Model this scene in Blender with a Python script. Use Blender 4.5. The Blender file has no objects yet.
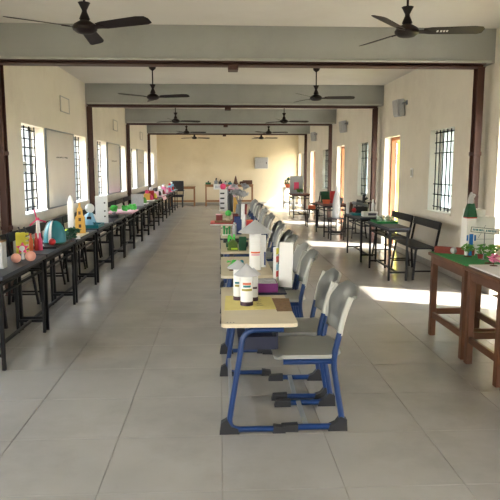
import bpy, bmesh, math, random
from mathutils import Vector, Matrix, Euler
random.seed(7)
S = bpy.context.scene
C = S.collection
PI = math.pi
# ---------------------------------------------------------------- camera, world, sun, exposure
cam = bpy.data.cameras.new('camera'); co = bpy.data.objects.new('camera', cam); C.objects.link(co)
cam.sensor_fit = 'HORIZONTAL'; cam.sensor_width = 36; cam.lens = 591.0/500*36
cam.clip_start = .05; cam.clip_end = 300
co.location = (0, 0, 1.55)
th, ya = .1379, .0498
co.rotation_euler = (PI/2-th, 0, -ya)
S.camera = co
S.view_settings.view_transform = 'Standard'; S.view_settings.look = 'None'
S.view_settings.gamma = 1; S.view_settings.use_curve_mapping = False
S.view_settings.exposure = 2.68
w = bpy.data.worlds.new('world'); S.world = w; w.use_nodes = True
nt = w.node_tree; nt.nodes.clear()
bg = nt.nodes.new('ShaderNodeBackground'); wo = nt.nodes.new('ShaderNodeOutputWorld')
tc = nt.nodes.new('ShaderNodeTexCoord'); sx = nt.nodes.new('ShaderNodeSeparateXYZ'); rp = nt.nodes.new('ShaderNodeValToRGB')
nt.links.new(tc.outputs['Generated'], sx.inputs[0]); nt.links.new(sx.outputs['Z'], rp.inputs[0])
rp.color_ramp.elements[0].position = 0; rp.color_ramp.elements[0].color = (1, .98, .94, 1)
rp.color_ramp.elements[1].position = .8; rp.color_ramp.elements[1].color = (.72, .83, 1, 1)
nt.links.new(rp.outputs[0], bg.inputs[0]); bg.inputs[1].default_value = 5
nt.links.new(bg.outputs[0], wo.inputs[0])
sl = bpy.data.lights.new('sun', 'SUN'); sl.energy = 7.0; sl.angle = math.radians(1.2); sl.color = (1, .94, .86)
so = bpy.data.objects.new('sun', sl); C.objects.link(so)
so.rotation_euler = Vector((-1, .42, -.62)).to_track_quat('-Z', 'Y').to_euler()

XL, XR, WT = -2.65, 3.31, .23
ZC, YB, YF = 3.2, 25.25, -2.66
BAYS = [-2.66, 2.27, 7.2, 12.1, 17.05, 22.0]
LW, RW, RD = [], [], []
for b in BAYS:
    LW.append((b+.98, b+1.98))
    if b < 20: LW.append((b+3.8, b+4.78))
    RW.append((b+1.15, b+2.12))
    RD.append((b+3.72, b+4.72) if b < 20 else (24.1, 25.1))
def portal(x, y0, y1, z0, z1, s):
    l = bpy.data.lights.new('daylight_portal', 'AREA'); l.shape = 'RECTANGLE'; l.size = z1-z0; l.size_y = y1-y0
    l.cycles.is_portal = True
    o = bpy.data.objects.new('daylight_portal', l); C.objects.link(o); o.location = (x, (y0+y1)/2, (z0+z1)/2)
    o.rotation_euler = (0, s*PI/2, 0)
for a, b in LW: portal(XL-WT-.02, a, b, .92, 2.15, -1)
for a, b in RD: portal(XR+WT+.02, a, b, 0, 2.15, 1)

# ---------------------------------------------------------------- materials
def lin(c):
    return tuple(((v/255)/12.92 if v/255 <= .04045 else ((v/255+.055)/1.055)**2.4) for v in c)+(1,)
MATS = {}
def mat(name, rgb, rough=.6, metal=0, var=.08, scale=9, bump=.0, rand=0, coat=0, stain=None, trans=0, bscale=None, spec=None):
    m = bpy.data.materials.new(name); m.use_nodes = True; t = m.node_tree; N = t.nodes; L = t.links
    p = N['Principled BSDF']; p.inputs['Roughness'].default_value = rough; p.inputs['Metallic'].default_value = metal
    if coat: p.inputs['Coat Weight'].default_value = coat; p.inputs['Coat Roughness'].default_value = .15
    if spec is not None: p.inputs['Specular IOR Level'].default_value = spec
    if trans: p.inputs['Transmission Weight'].default_value = trans
    g = N.new('ShaderNodeNewGeometry') if stain else N.new('ShaderNodeTexCoord')
    vec = g.outputs['Position'] if stain else g.outputs['Object']
    n = N.new('ShaderNodeTexNoise'); n.inputs['Scale'].default_value = scale; n.inputs['Detail'].default_value = 5
    L.new(vec, n.inputs['Vector'])
    mp = N.new('ShaderNodeMapRange'); mp.inputs['From Min'].default_value = .3; mp.inputs['From Max'].default_value = .7
    mp.inputs['To Min'].default_value = 1-var; mp.inputs['To Max'].default_value = 1+var
    L.new(n.outputs['Fac'], mp.inputs['Value'])
    val = mp.outputs['Result']
    if rand:
        oi = N.new('ShaderNodeObjectInfo'); m2 = N.new('ShaderNodeMapRange')
        m2.inputs['To Min'].default_value = 1-rand; m2.inputs['To Max'].default_value = 1+rand
        L.new(oi.outputs['Random'], m2.inputs['Value'])
        mu = N.new('ShaderNodeMath'); mu.operation = 'MULTIPLY'; L.new(val, mu.inputs[0]); L.new(m2.outputs['Result'], mu.inputs[1]); val = mu.outputs[0]
    mx = N.new('ShaderNodeMix'); mx.data_type = 'RGBA'; mx.blend_type = 'MULTIPLY'; mx.inputs['Factor'].default_value = 1
    mx.inputs['A'].default_value = lin(rgb)
    cb = N.new('ShaderNodeCombineColor')
    for k in range(3): L.new(val, cb.inputs[k])
    L.new(cb.outputs[0], mx.inputs['B']); out = mx.outputs['Result']
    if stain:
        n2 = N.new('ShaderNodeTexNoise'); n2.inputs['Scale'].default_value = stain[1]; n2.inputs['Detail'].default_value = 8; n2.inputs['Roughness'].default_value = .7
        L.new(vec, n2.inputs['Vector'])
        r = N.new('ShaderNodeMapRange'); r.inputs['From Min'].default_value = .48; r.inputs['From Max'].default_value = .75; r.inputs['To Max'].default_value = stain[2]
        L.new(n2.outputs['Fac'], r.inputs['Value'])
        m3 = N.new('ShaderNodeMix'); m3.data_type = 'RGBA'; L.new(r.outputs['Result'], m3.inputs['Factor']); L.new(out, m3.inputs['A']); m3.inputs['B'].default_value = lin(stain[0]); out = m3.outputs['Result']
    L.new(out, p.inputs['Base Color'])
    if bump:
        bn = N.new('ShaderNodeTexNoise'); bn.inputs['Scale'].default_value = bscale or scale*8; L.new(vec, bn.inputs['Vector'])
        b = N.new('ShaderNodeBump'); b.inputs['Strength'].default_value = bump; b.inputs['Distance'].default_value = .01
        L.new(bn.outputs['Fac'], b.inputs['Height']); L.new(b.outputs[0], p.inputs['Normal'])
    MATS[name] = m; return m
mat('wall_cream', (224, 217, 202), .85, var=.03, scale=1.5, bump=.15, stain=((178, 168, 148), .9, .35), bscale=40)
mat('wall_back', (226, 212, 180), .85, var=.03, scale=1.2, bump=.12, stain=((190, 168, 122), .7, .4), bscale=40)
mat('ceiling', (212, 209, 202), .9, var=.03, scale=1, stain=((176, 168, 155), .6, .3))
mat('beam', (162, 165, 160), .7, var=.04, scale=2, stain=((136, 138, 132), 1.5, .4))
mat('beam_edge', (176, 180, 172), .5, var=.1, scale=6)
mat('rust', (70, 40, 30), .55, var=.15, scale=6, stain=((48, 28, 22), 3, .5))
mat('tile', (152, 148, 141), .24, var=.08, scale=1.6, rand=.012, stain=((122, 118, 112), 1.1, .5), spec=.5)
mat('grout', (140, 133, 122), .9)
mat('skirt', (150, 144, 134), .5)
mat('sill', (224, 222, 214), .5)
mat('iron', (22, 22, 24), .8, spec=.1)
mat('white_metal', (214, 216, 214), .5)
mat('charcoal', (40, 46, 58), .5, var=.1, scale=5)
mat('dark_metal', (14, 14, 16), .55, var=.1, spec=.25)
mat('bench_top', (26, 27, 30), .55, var=.1, scale=5, spec=.3)
mat('maroon_top', (110, 62, 48), .5, var=.15, scale=5)
mat('blue_steel', (4, 44, 92), .4, var=.04)
mat('navy', (10, 18, 44), .5, var=.08)
mat('grey_plastic', (142, 144, 138), .45, var=.04, scale=5)
mat('pale_plastic', (178, 178, 168), .45, var=.03)
mat('black_rubber', (28, 28, 30), .7)
mat('desk_top', (204, 192, 164), .5, var=.04, scale=6)
mat('galv', (140, 144, 146), .4, metal=.5)
mat('wood', (98, 63, 41), .55, var=.22, scale=7, bump=.1)
mat('pale_wood', (158, 112, 72), .6, var=.15, scale=7)
mat('door_frame', (160, 96, 56), .5, var=.1, scale=5)
mat('yellow_paint', (206, 200, 62), .6); mat('green_paint', (40, 168, 112), .6)
mat('fan', (24, 12, 12), .5, var=.1, spec=.3)
mat('paper', (232, 232, 228), .75, var=.02)
mat('grey_card', (172, 172, 170), .85, var=.08, scale=30)
mat('cone_card', (186, 188, 190), .8, var=.04, scale=20)
mat('plum', (70, 48, 58), .6)
mat('orange', (222, 112, 72), .6); mat('teal', (26, 118, 128), .45); mat('olive', (150, 140, 60), .6)
mat('purple', (118, 34, 112), .55); mat('yellow_paper', (222, 208, 128), .8, var=.05)
mat('brown_mat', (136, 108, 78), .9, var=.2, scale=40, bump=.3)
mat('red', (186, 34, 38), .5); mat('dark_red', (112, 34, 34), .6); mat('green', (34, 140, 70), .6)
mat('leaf', (90, 150, 60), .7, var=.25, scale=30); mat('dark_green', (22, 78, 48), .7, var=.15, scale=20)
mat('bright_green', (84, 204, 88), .6, var=.12, scale=20); mat('lime', (190, 220, 60), .6)
mat('moss', (84, 110, 44), .8, var=.2, scale=30)
mat('blue', (26, 112, 190), .5); mat('dark_blue', (24, 52, 112), .5); mat('sky', (140, 188, 214), .6)
mat('pink', (226, 130, 168), .6, var=.08); mat('pale_pink', (224, 178, 192), .65); mat('skin_pink', (222, 160, 140), .6)
mat('hot_pink', (226, 70, 120), .5)
mat('gold', (206, 158, 70), .5, var=.1); mat('yellow', (216, 206, 66), .6); mat('brick_red', (128, 56, 44), .8, var=.1)
mat('black', (20, 20, 22), .5); mat('brown', (86, 56, 38), .7, var=.2)
mat('board', (206, 206, 206), .14, var=.05, scale=1.5, coat=.5); mat('ink', (80, 82, 90), .6)
mat('grey', (124, 130, 134), .6); mat('foil', (176, 178, 180), .45, metal=.2, var=.2, scale=15)
mat('earth', (168, 150, 120), .95, var=.15, scale=.5); mat('concrete', (176, 170, 158), .85, var=.06, scale=1)
mat('mossy', (100, 106, 92), .9, var=.2, scale=2)
mat('shutter_grey', (110, 114, 112), .7)
mat('foliage', (86, 120, 50), .8, var=.4, scale=3)
m = bpy.data.materials.new('frosted_pane'); m.use_nodes = True; MATS['frosted_pane'] = m; t = m.node_tree
tr = t.nodes.new('ShaderNodeBsdfTranslucent'); tr.inputs[0].default_value = (.50, .56, .58, 1); gl = t.nodes.new('ShaderNodeBsdfPrincipled'); gl.inputs['Base Color'].default_value = (.5, .55, .57, 1); gl.inputs['Roughness'].default_value = .2
ms = t.nodes.new('ShaderNodeMixShader'); ms.inputs[0].default_value = .3; t.links.new(tr.outputs[0], ms.inputs[1]); t.links.new(gl.outputs[0], ms.inputs[2])
t.links.new(ms.outputs[0], [n for n in t.nodes if n.type == 'OUTPUT_MATERIAL'][0].inputs[0])
m = mat('clear', (225, 235, 228), .1, trans=.85)

# ---------------------------------------------------------------- mesh helpers
class MB:
    def __init__(s): s.v = []; s.f = []; s.m = []; s.mats = []
    def _mi(s, m):
        if m is None: return 0
        if m not in s.mats: s.mats.append(m)
        return s.mats.index(m)
    def add(s, vs, fs, m=None):
        o = len(s.v); k = s._mi(m); s.v += [tuple(v) for v in vs]; s.f += [tuple(i+o for i in f) for f in fs]; s.m += [k]*len(fs); return s
    def box(s, c, d, rot=None, bev=0, m=None):
        bm = bmesh.new(); bmesh.ops.create_cube(bm, size=1)
        for v in bm.verts: v.co = Vector((v.co.x*d[0], v.co.y*d[1], v.co.z*d[2]))
        if bev: bmesh.ops.bevel(bm, geom=bm.edges[:], offset=bev, segments=1 if bev < .006 else 2, affect='EDGES', profile=.5)
        R = Euler(rot).to_matrix() if rot else Matrix.Identity(3)
        bm.verts.ensure_lookup_table(); bm.verts.index_update()
        s.add([R @ v.co + Vector(c) for v in bm.verts], [[v.index for v in f.verts] for f in bm.faces], m); bm.free(); return s
    def b2(s, x0, x1, y0, y1, z0, z1, bev=0, m=None):
        return s.box(((x0+x1)/2, (y0+y1)/2, (z0+z1)/2), (abs(x1-x0), abs(y1-y0), abs(z1-z0)), None, bev, m)
    def lathe(s, c, prof, n=20, rot=None, m=None, sc=(1, 1)):
        R = Euler(rot).to_matrix() if rot else Matrix.Identity(3); c = Vector(c); vs = []; fs = []
        for r, z in prof:
            for i in range(n):
                a = 2*PI*i/n; vs.append(R @ Vector((r*math.cos(a)*sc[0], r*math.sin(a)*sc[1], z))+c)
        for j in range(len(prof)-1):
            for i in range(n):
                k = (i+1) % n; fs.append((j*n+i, j*n+k, (j+1)*n+k, (j+1)*n+i))
        fs.append(tuple(reversed(range(n)))); fs.append(tuple(range((len(prof)-1)*n, len(prof)*n)))
        return s.add(vs, fs, m)
    def cyl(s, a, b, r, r2=None, n=14, m=None):
        a = Vector(a); b = Vector(b); d = b-a; q = d.to_track_quat('Z', 'Y')
        return s.lathe(a, [(r, 0), (r if r2 is None else max(r2, .0005), d.length)], n, q.to_euler(), m)
    def ball(s, c, r, n=14, m=None, sc=(1, 1, 1)):
        vs = []; fs = []; h = n//2; c = Vector(c)
        for j in range(1, h):
            t = PI*j/h
            for i in range(n):
                a = 2*PI*i/n; vs.append(c+Vector((r*sc[0]*math.sin(t)*math.cos(a), r*sc[1]*math.sin(t)*math.sin(a), r*sc[2]*math.cos(t))))
        vs += [c+Vector((0, 0, r*sc[2])), c-Vector((0, 0, r*sc[2]))]; T = len(vs)-2
        for j in range(h-2):
            for i in range(n): k = (i+1) % n; fs.append((j*n+i, (j+1)*n+i, (j+1)*n+k, j*n+k))
        for i in range(n): k = (i+1) % n; fs.append((T, i, k)); fs.append((T+1, (h-2)*n+k, (h-2)*n+i))
        return s.add(vs, fs, m)
    def tube(s, pts, r, n=10, fil=0, m=None, sq=False):
        P = [Vector(p) for p in pts]
        if fil:
            Q = [P[0]]
            for i in range(1, len(P)-1):
                a, b, c = P[i-1], P[i], P[i+1]; d = min(fil, (a-b).length*.49, (c-b).length*.49)
                p, q = b+(a-b).normalized()*d, b+(c-b).normalized()*d
                for k in range(6): t = k/5; Q.append(p*(1-t)**2+b*2*t*(1-t)+q*t*t)
            Q.append(P[-1]); P = Q
        if sq: n = 4; r = r*1.414
        vs = []; fs = []; u = None
        for i, p in enumerate(P):
            d = (P[min(i+1, len(P)-1)]-P[max(i-1, 0)]).normalized()
            if u is None:
                u = d.cross(Vector((0, 1, 0)) if abs(d.y) < .9 else Vector((1, 0, 0))).normalized()
            else: u = (u-d*u.dot(d)).normalized()
            w_ = d.cross(u)
            for k in range(n):
                a = 2*PI*(k+(.5 if sq else 0))/n; vs.append(p+u*math.cos(a)*r+w_*math.sin(a)*r)
        for i in range(len(P)-1):
            for k in range(n): l = (k+1) % n; fs.append((i*n+k, i*n+l, (i+1)*n+l, (i+1)*n+k))
        fs.append(tuple(reversed(range(n)))); fs.append(tuple(range((len(P)-1)*n, len(P)*n)))
        return s.add(vs, fs, m)
    def prism(s, poly, o, ax, ay, th, m=None):
        o = Vector(o); ax = Vector(ax); ay = Vector(ay); nz = ax.cross(ay).normalized()*th; n = len(poly)
        vs = [o+ax*p[0]+ay*p[1]-nz/2 for p in poly]+[o+ax*p[0]+ay*p[1]+nz/2 for p in poly]
        fs = [tuple(reversed(range(n))), tuple(range(n, 2*n))]+[(i, (i+1) % n, n+(i+1) % n, n+i) for i in range(n)]
        return s.add(vs, fs, m)
    def sheet(s, fn, nu, nv, th=.0, m=None, skip=None):
        vs = []; fs = []
        for j in range(nv+1):
            for i in range(nu+1): vs.append(fn(i/nu, j/nv))
        for j in range(nv):
            for i in range(nu):
                if skip and skip(i, j): continue
                a = j*(nu+1)+i; fs.append((a, a+1, a+nu+2, a+nu+1))
        bm = bmesh.new(); bv = [bm.verts.new(v) for v in vs]
        for f in fs: bm.faces.new([bv[i] for i in f])
        for v in [v for v in bm.verts if not v.link_faces]: bm.verts.remove(v)
        bm.normal_update()
        if th: bmesh.ops.solidify(bm, geom=bm.faces[:], thickness=th)
        bm.verts.index_update()
        s.add([v.co.copy() for v in bm.verts], [[v.index for v in f.verts] for f in bm.faces], m); bm.free(); return s
    def mesh(s, name, mt):
        me = bpy.data.meshes.new(name); me.from_pydata(s.v, [], s.f)
        ms = [x or mt for x in s.mats] if s.mats else [mt]
        for x in ms: me.materials.append(MATS[x])
        if s.mats: me.polygons.foreach_set('material_index', s.m)
        me.polygons.foreach_set('use_smooth', [True]*len(me.polygons)); me.update(); me.set_sharp_from_angle(angle=math.radians(38))
        return me
    def build(s, name, mt='paper', parent=None, loc=None, rz=0, label=None):
        o = bpy.data.objects.new(name, s.mesh(name, mt)); C.objects.link(o)
        if parent: o.parent = parent
        if loc: o.location = loc
        if rz: o.rotation_euler.z = rz
        if label: o['label'] = label
        return o
def tag(o, label, cat, group=None):
    o['label'] = label; o['category'] = cat
    if group: o['group'] = group
    return o
def thing(name, label, cat, loc, rz=0, group=None):
    o = bpy.data.objects.new(name, None); C.objects.link(o); o.location = loc; o.rotation_euler.z = rz; o.empty_display_size = .1
    return tag(o, label, cat, group)
def struct(name, loc=(0, 0, 0)):
    o = bpy.data.objects.new(name, None); C.objects.link(o); o.location = loc; o['kind'] = 'structure'; return o
KIDS = {}
def dup(root, loc, rz=None, label=None, group=None):
    r = root.copy(); C.objects.link(r); r.location = loc
    if rz is not None: r.rotation_euler.z = rz
    if label: r['label'] = label
    if group: r['group'] = group
    for ch in list(root.children):
        c = ch.copy(); C.objects.link(c); c.parent = r
        for g in list(ch.children):
            d = g.copy(); C.objects.link(d); d.parent = c
    return r
ORD = ['nearest', 'second', 'third', 'fourth', 'fifth', 'sixth', 'seventh', 'eighth', 'ninth', 'tenth', 'eleventh', 'twelfth', 'thirteenth', 'fourteenth', 'fifteenth', 'sixteenth']

# ---------------------------------------------------------------- setting: floor
fl = MB().b2(XL-.02, XR+.02, YF, YB+.02, -.12, -.004).build('floor', 'grout'); fl['kind'] = 'structure'
TS = .6; G = .0011
cols = []; x = -3.0
while x < XR:
    a, b = max(x, XL), min(x+TS, XR)
    if b-a > .05: cols.append((a, b))
    x += TS
rows = []; y = 2.68-TS*9
while y < YB:
    a, b = max(y, YF), min(y+TS, YB)
    if b-a > .02: rows.append((a, b))
    y += TS
def tile_mb(mb, a, b, c, d, dz=0):
    cx, cy = (a+b)/2, (c+d)/2; hx, hy = (b-a)/2-G, (d-c)/2-G; e = .002
    vs = [(cx+sx*hx, cy+sy*hy, -.02) for sx, sy in ((-1, -1), (1, -1), (1, 1), (-1, 1))]
    vs += [(cx+sx*hx, cy+sy*hy, -e*1.1) for sx, sy in ((-1, -1), (1, -1), (1, 1), (-1, 1))]
    vs += [(cx+sx*(hx-e), cy+sy*(hy-e), 0) for sx, sy in ((-1, -1), (1, -1), (1, 1), (-1, 1))]
    fs = [(8, 9, 10, 11)]
    for k in range(4): l = (k+1) % 4; fs += [(k, l, 4+l, 4+k), (4+k, 4+l, 8+l, 8+k)]
    mb.add(vs, fs)
far = MB(); cache = {}; cnt = 0
for (c, d) in rows:
    for (a, b) in cols:
        vis = d > 2.3 and not (a < -.254*d-.62*0-.35*0-.1 and b < -.37*c-.05) and cnt < 300
        if vis and abs(d-c-TS) < 1e-4:
            key = round(b-a, 3)
            if key not in cache:
                t = MB(); tile_mb(t, -(b-a)/2, (b-a)/2, -TS/2, TS/2); cache[key] = t.mesh('tile', 'tile')
            o = bpy.data.objects.new('tile', cache[key]); C.objects.link(o); o.parent = fl; o.location = ((a+b)/2, (c+d)/2, 0); cnt += 1
        else: tile_mb(far, a, b, c, d)
o = far.build('far_tiles', 'tile', fl); o['kind'] = 'stuff'
# ---------------------------------------------------------------- walls with openings
def wall(name, x0, x1, ops, mt='wall_cream'):
    mb = MB(); ops = sorted(ops); y = YF
    for (a, b, z0, z1) in ops:
        mb.b2(x0, x1, y, a, 0, ZC)
        if z0 > 0: mb.b2(x0, x1, a, b, 0, z0)
        mb.b2(x0, x1, a, b, z1, ZC); y = b
    mb.b2(x0, x1, y, YB+.2, 0, ZC)
    o = mb.build(name, mt); o['kind'] = 'structure'
wall('wall_left', XL-WT, XL, [(a, b, .92, 2.15) for a, b in LW])
wall('wall_right', XR, XR+WT, [(a, b, .89, 2.13) for a, b in RW]+[(a, b, 0, 2.15) for a, b in RD])
o = MB().b2(XL, XR, YB, YB+.2, 0, ZC).build('wall_back', 'wall_back'); o['kind'] = 'structure'
mb = MB(); mb.b2(XL, -2.3, YF-.2, YF, 0, ZC).b2(-1.1, XR, YF-.2, YF, 0, ZC).b2(-2.3, -1.1, YF-.2, YF, 2.2, ZC)  # unseen end wall; its doorway is added and sized to let daylight in
o = mb.build('wall_front', 'wall_cream'); o['kind'] = 'structure'
for a, b in ((-2.3, -1.1),):
    l = bpy.data.lights.new('daylight_portal', 'AREA'); l.shape = 'RECTANGLE'; l.size = b-a; l.size_y = 2.2; l.cycles.is_portal = True
    o = bpy.data.objects.new('daylight_portal', l); C.objects.link(o); o.location = ((a+b)/2, YF-.22, 1.1); o.rotation_euler = (PI/2, 0, 0)
o = MB().b2(XL-WT, XR+WT, YF-.2, YB+.2, ZC, ZC+.15).build('ceiling', 'ceiling'); o['kind'] = 'structure'
for nm, x0, x1 in (('baseboard_left', XL, XL+.012),):
    o = MB().b2(x0, x1, YF, YB, 0, .1, .003).build(nm, 'skirt'); o['kind'] = 'structure'
mb = MB(); y = YF
for a, b in RD+[(YB, YB)]:
    mb.b2(XR-.012, XR, y, a, 0, .1, .003); y = b
o = mb.build('baseboard_right', 'skirt'); o['kind'] = 'structure'
o = MB().b2(XL+.012, XR-.012, YB-.012, YB, 0, .1, .003).build('baseboard_back', 'skirt'); o['kind'] = 'structure'
# windows
def grille_left(mb, a, b):
    X = XL-.13; n = 4; z0, z1 = .92, 2.15
    xs = [a+.03+(b-a-.06)*k/n for k in range(n+1)]
    for y in xs: mb.b2(X-.010, X+.010, y-.004, y+.004, z0, z1, m='iron')
    for j in range(10):
        z = z0+.06+(z1-z0-.12)*j/9
        mb.b2(X-.008, X+.008, xs[0], xs[-1], z-.007, z+.007, m='iron')
    mb.b2(X-.006, X+.006, xs[1]+.004, xs[2]-.004, 1.50, 1.64, m='white_metal')
def grille_right(mb, a, b):
    X = XR+.09; z0, z1 = .89, 2.13; n = 6
    for k in range(n+1):
        y = a+.04+(b-a-.08)*k/n; mb.tube([(X, y, z0), (X, y, z1)], .009, 6)
    for z in (.95, 1.14, 1.30, 1.78, 1.94, 2.09): mb.tube([(X-.008, a+.01, z), (X-.008, b-.01, z)], .008, 6)
wn = 0
for i, (a, b) in enumerate(LW):
    wn += 1; w_ = struct('window_%d' % wn)
    m1 = MB(); grille_left(m1, a, b); m1.build('grille', 'iron', w_)
    X = XL-WT+.02; f = MB(); f.b2(X-.02, X+.02, a, a+.03, .92, 2.15).b2(X-.02, X+.02, b-.03, b, .92, 2.15).b2(X-.02, X+.02, a, b, .92, .95).b2(X-.02, X+.02, a, b, 2.12, 2.15)
    f.build('window_frame', 'shutter_grey', w_)
    MB().b2(XL-WT, XL+.03, a-.02, b+.02, .90, .925, .003).build('window_sill', 'sill', w_)
    for s, yy in ((1, a), (-1, b)):     # open steel shutter leaves, swung outward
        sh = MB(); xo = XL-WT-.42
        sh.b2(xo, XL-WT, yy-.01, yy+.01, .95, .98).b2(xo, XL-WT, yy-.01, yy+.01, 2.09, 2.12).b2(xo, xo+.03, yy-.01, yy+.01, .95, 2.12).b2(XL-WT-.03, XL-WT, yy-.01, yy+.01, .95, 2.12).b2(xo+.03, XL-WT-.03, yy-.004, yy+.004, .98, 2.09)
        sh.build('shutter', 'shutter_grey', w_)
for i, (a, b) in enumerate(RW):
    wn += 1; w_ = struct('window_%d' % wn)
    m1 = MB(); grille_right(m1, a, b); m1.build('grille', 'iron', w_)
    X = XR+WT-.02; f = MB(); f.b2(X-.02, X+.02, a, a+.035, .89, 2.13).b2(X-.02, X+.02, b-.035, b, .89, 2.13).b2(X-.02, X+.02, a, b, .89, .925).b2(X-.02, X+.02, a, b, 2.095, 2.13).b2(X-.015, X+.015, (a+b)/2-.02, (a+b)/2+.02, .89, 2.13)
    f.build('window_frame', 'white_metal', w_)
    for p0, p1 in ((a+.035, (a+b)/2-.02), ((a+b)/2+.02, b-.035)): MB().b2(X-.004, X+.004, p0, p1, .925, 2.095).build('pane', 'frosted_pane', w_)
    MB().b2(XR-.03, XR+WT, a-.02, b+.02, .865, .892, .003).build('window_sill', 'wall_cream', w_)
for i, (a, b) in enumerate(RD):
    d_ = struct('door_%d' % (i+1)); X = XR+WT-.05
    f = MB(); f.b2(X-.05, X+.05, a, a+.06, 0, 2.15, .004).b2(X-.05, X+.05, b-.06, b, 0, 2.15, .004).b2(X-.05, X+.05, a+.06, b-.06, 2.09, 2.15, .004)
    f.build('door_frame', 'door_frame', d_)
    lf = MB(); y = b-.08 if b < 25 else b-.09; lf.b2(X+.05, X+.88, y-.018, y+.018, .02, 2.08, .004)
    for z0, z1 in ((.15, .65), (.8, 1.35)): lf.b2(X+.15, X+.78, y-.026, y+.026, z0, z1, .01)
    lo = lf.build('door_leaf', 'yellow_paint', d_)
    MB().b2(X+.12, X+.80, y-.028, y+.028, 1.55, 1.98, .006).build('door_panel', 'green_paint', lo)
    MB().tube([(X+.80, y-.02, 1.0), (X+.80, y-.07, 1.0), (X+.80, y-.07, 1.12), (X+.80, y-.02, 1.12)], .008, 8, .02).build('door_handle', 'galv', lo)
# outside: ground, veranda
o = MB().b2(-60, 60, -60, 90, -.45, -.25).build('ground', 'earth'); o['kind'] = 'structure'
o = MB().b2(XR+WT, 5.6, YF-.2, YB+.2, -.25, -.02).build('veranda_floor', 'concrete'); o['kind'] = 'structure'
nb = struct('added_backdrop_wall'); MB().b2(-9.2, -9.0, -20, 50, -.25, 2.6).build('wall_face', 'concrete', nb); MB().b2(-9.25, -8.95, -20, 50, 2.6, 2.7, .01).build('coping', 'concrete', nb)  # wall added only to tone down the brightness outside the left windows
VT = 2.30
o = MB().b2(XR+WT, 5.55, YF-.2, YB+.2, 2.95, 3.07).b2(5.40, 5.55, YF-.2, YB+.2, VT, 2.95).build('veranda_roof', 'concrete'); o['kind'] = 'structure'  # veranda roof; low front fascia added to cut how far the sun reaches inside

# ---------------------------------------------------------------- steel and plaster beams
for i, b in enumerate(BAYS[1:]):
    fr = struct('ceiling_beam', (0, b, 0)); fr.name = 'ceiling_beam' if i == 0 else 'ceiling_beam.%03d' % i
    mb = MB().b2(XL, XR, 0, .23, 2.80, ZC, .006)
    for x in (-1.15, .35, 1.85): mb.b2(x-.002, x+.002, -.002, .02, 2.82, ZC-.01)
    mb.build('beam_casing', 'beam', fr)
    MB().tube([(XL+.05, -.012, 2.815), (XR-.05, -.012, 2.815)], .014, 8).build('conduit', 'beam_edge', fr)
    MB().b2(XL+.02, XR-.095, .02, .20, 2.755, 2.763).b2(XL+.02, XR-.095, .10, .12, 2.763, 2.79).b2(XL+.02, XR-.095, .02, .20, 2.790, 2.80).build('steel_rail', 'rust', fr)
    MB().b2(.10, .22, .0, .2, 2.70, 2.756, .004).cyl((.16, -.012, 2.73), (.16, .02, 2.73), .012).build('bracket', 'rust', fr)
    for x, s in ((XL+.05, 'l'), (XR-.14, 'r')):
        p = MB().b2(x-.042, x+.042, .04, .05, 0, 2.755).b2(x-.042, x+.042, .16, .17, 0, 2.755).b2(x-.008, x+.008, .05, .16, 0, 2.755)
        p.b2(x-.048, x+.048, .02, .19, 0, .012)
        po = p.build('post', 'rust', fr)
        q = MB()
        for z in (.8, 1.7): q.b2(x-.05, x+.05, .03, .18, z, z+.05, .004)
        q.build('bracket', 'rust', po)
# ---------------------------------------------------------------- ceiling fans
def fan(loc, rz, label):
    t = thing('ceiling_fan', label, 'fan', loc, rz, 'ceiling fans in the hall'); D = -.48
    MB().lathe((0, 0, -.06), [(.012, 0), (.05, .03), (.06, .058)], 16).build('ceiling_cap', 'fan', t)
    MB().cyl((0, 0, -.05), (0, 0, D+.06), .010).build('rod', 'fan', t)
    MB().lathe((0, 0, D+.05), [(.03, 0), (.045, .02), (.022, .075), (.02, .09), (.045, .14), (.052, .15), (.012, .151)], 18).build('canopy', 'fan', t)
    MB().lathe((0, 0, D-.05), [(.03, 0), (.07, .008), (.10, .03), (.105, .05), (.09, .075), (.05, .1), (.03, .11)], 24).build('motor', 'fan', t)
    for k in range(3):
        a = k*2*PI/3; u = Vector((math.cos(a), math.sin(a), 0)); v = Vector((-math.sin(a), math.cos(a), 0))
        ay = (v*math.cos(.26)-Vector((0, 0, 1))*math.sin(.26))
        poly = [(.14, -.045), (.2, -.06), (.56, -.07), (.63, -.055), (.65, -.02), (.64, .05), (.6, .065), (.2, .055), (.14, .04)]
        bo = MB().prism(poly, (0, 0, D), u, ay, .004).build('blade', 'fan', t)
        MB().prism([(.06, -.02), (.17, -.03), (.20, 0), (.17, .03), (.06, .02)], (0, 0, D-.006), u, ay, .006).build('blade_arm', 'fan', bo)
    return t
f0 = fan((-1.13, 5.25, ZC), math.radians(-28), 'dark brown ceiling fan nearest the viewer, left row')
wm = MB()
for k, s in enumerate((.26, .29, .315, .34)): wm.box((s, .0, -.4835), (.016, .03, .001), (-.26, 0, 0))
for i, (yy) in enumerate((5.25, 10.15, 15.2, 20.0, 23.6)):
    nm = ('nearest', 'second', 'third', 'fourth', 'farthest')[i]
    if i: dup(f0, (-1.11 if i < 4 else -1.0, yy, ZC), math.radians((0, -20, 20, 5, 25)[i]), 'dark ceiling fan, %s of the left row' % nm)
    fr_ = dup(f0, (1.62, yy, ZC), math.radians((-8, -5, 10, -15, 0)[i]), 'dark ceiling fan, %s of the right row' % nm)
    if i == 0: wm.build('white_mark', 'paper', [c for c in fr_.children if c.name.startswith('blade')][0])
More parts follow.
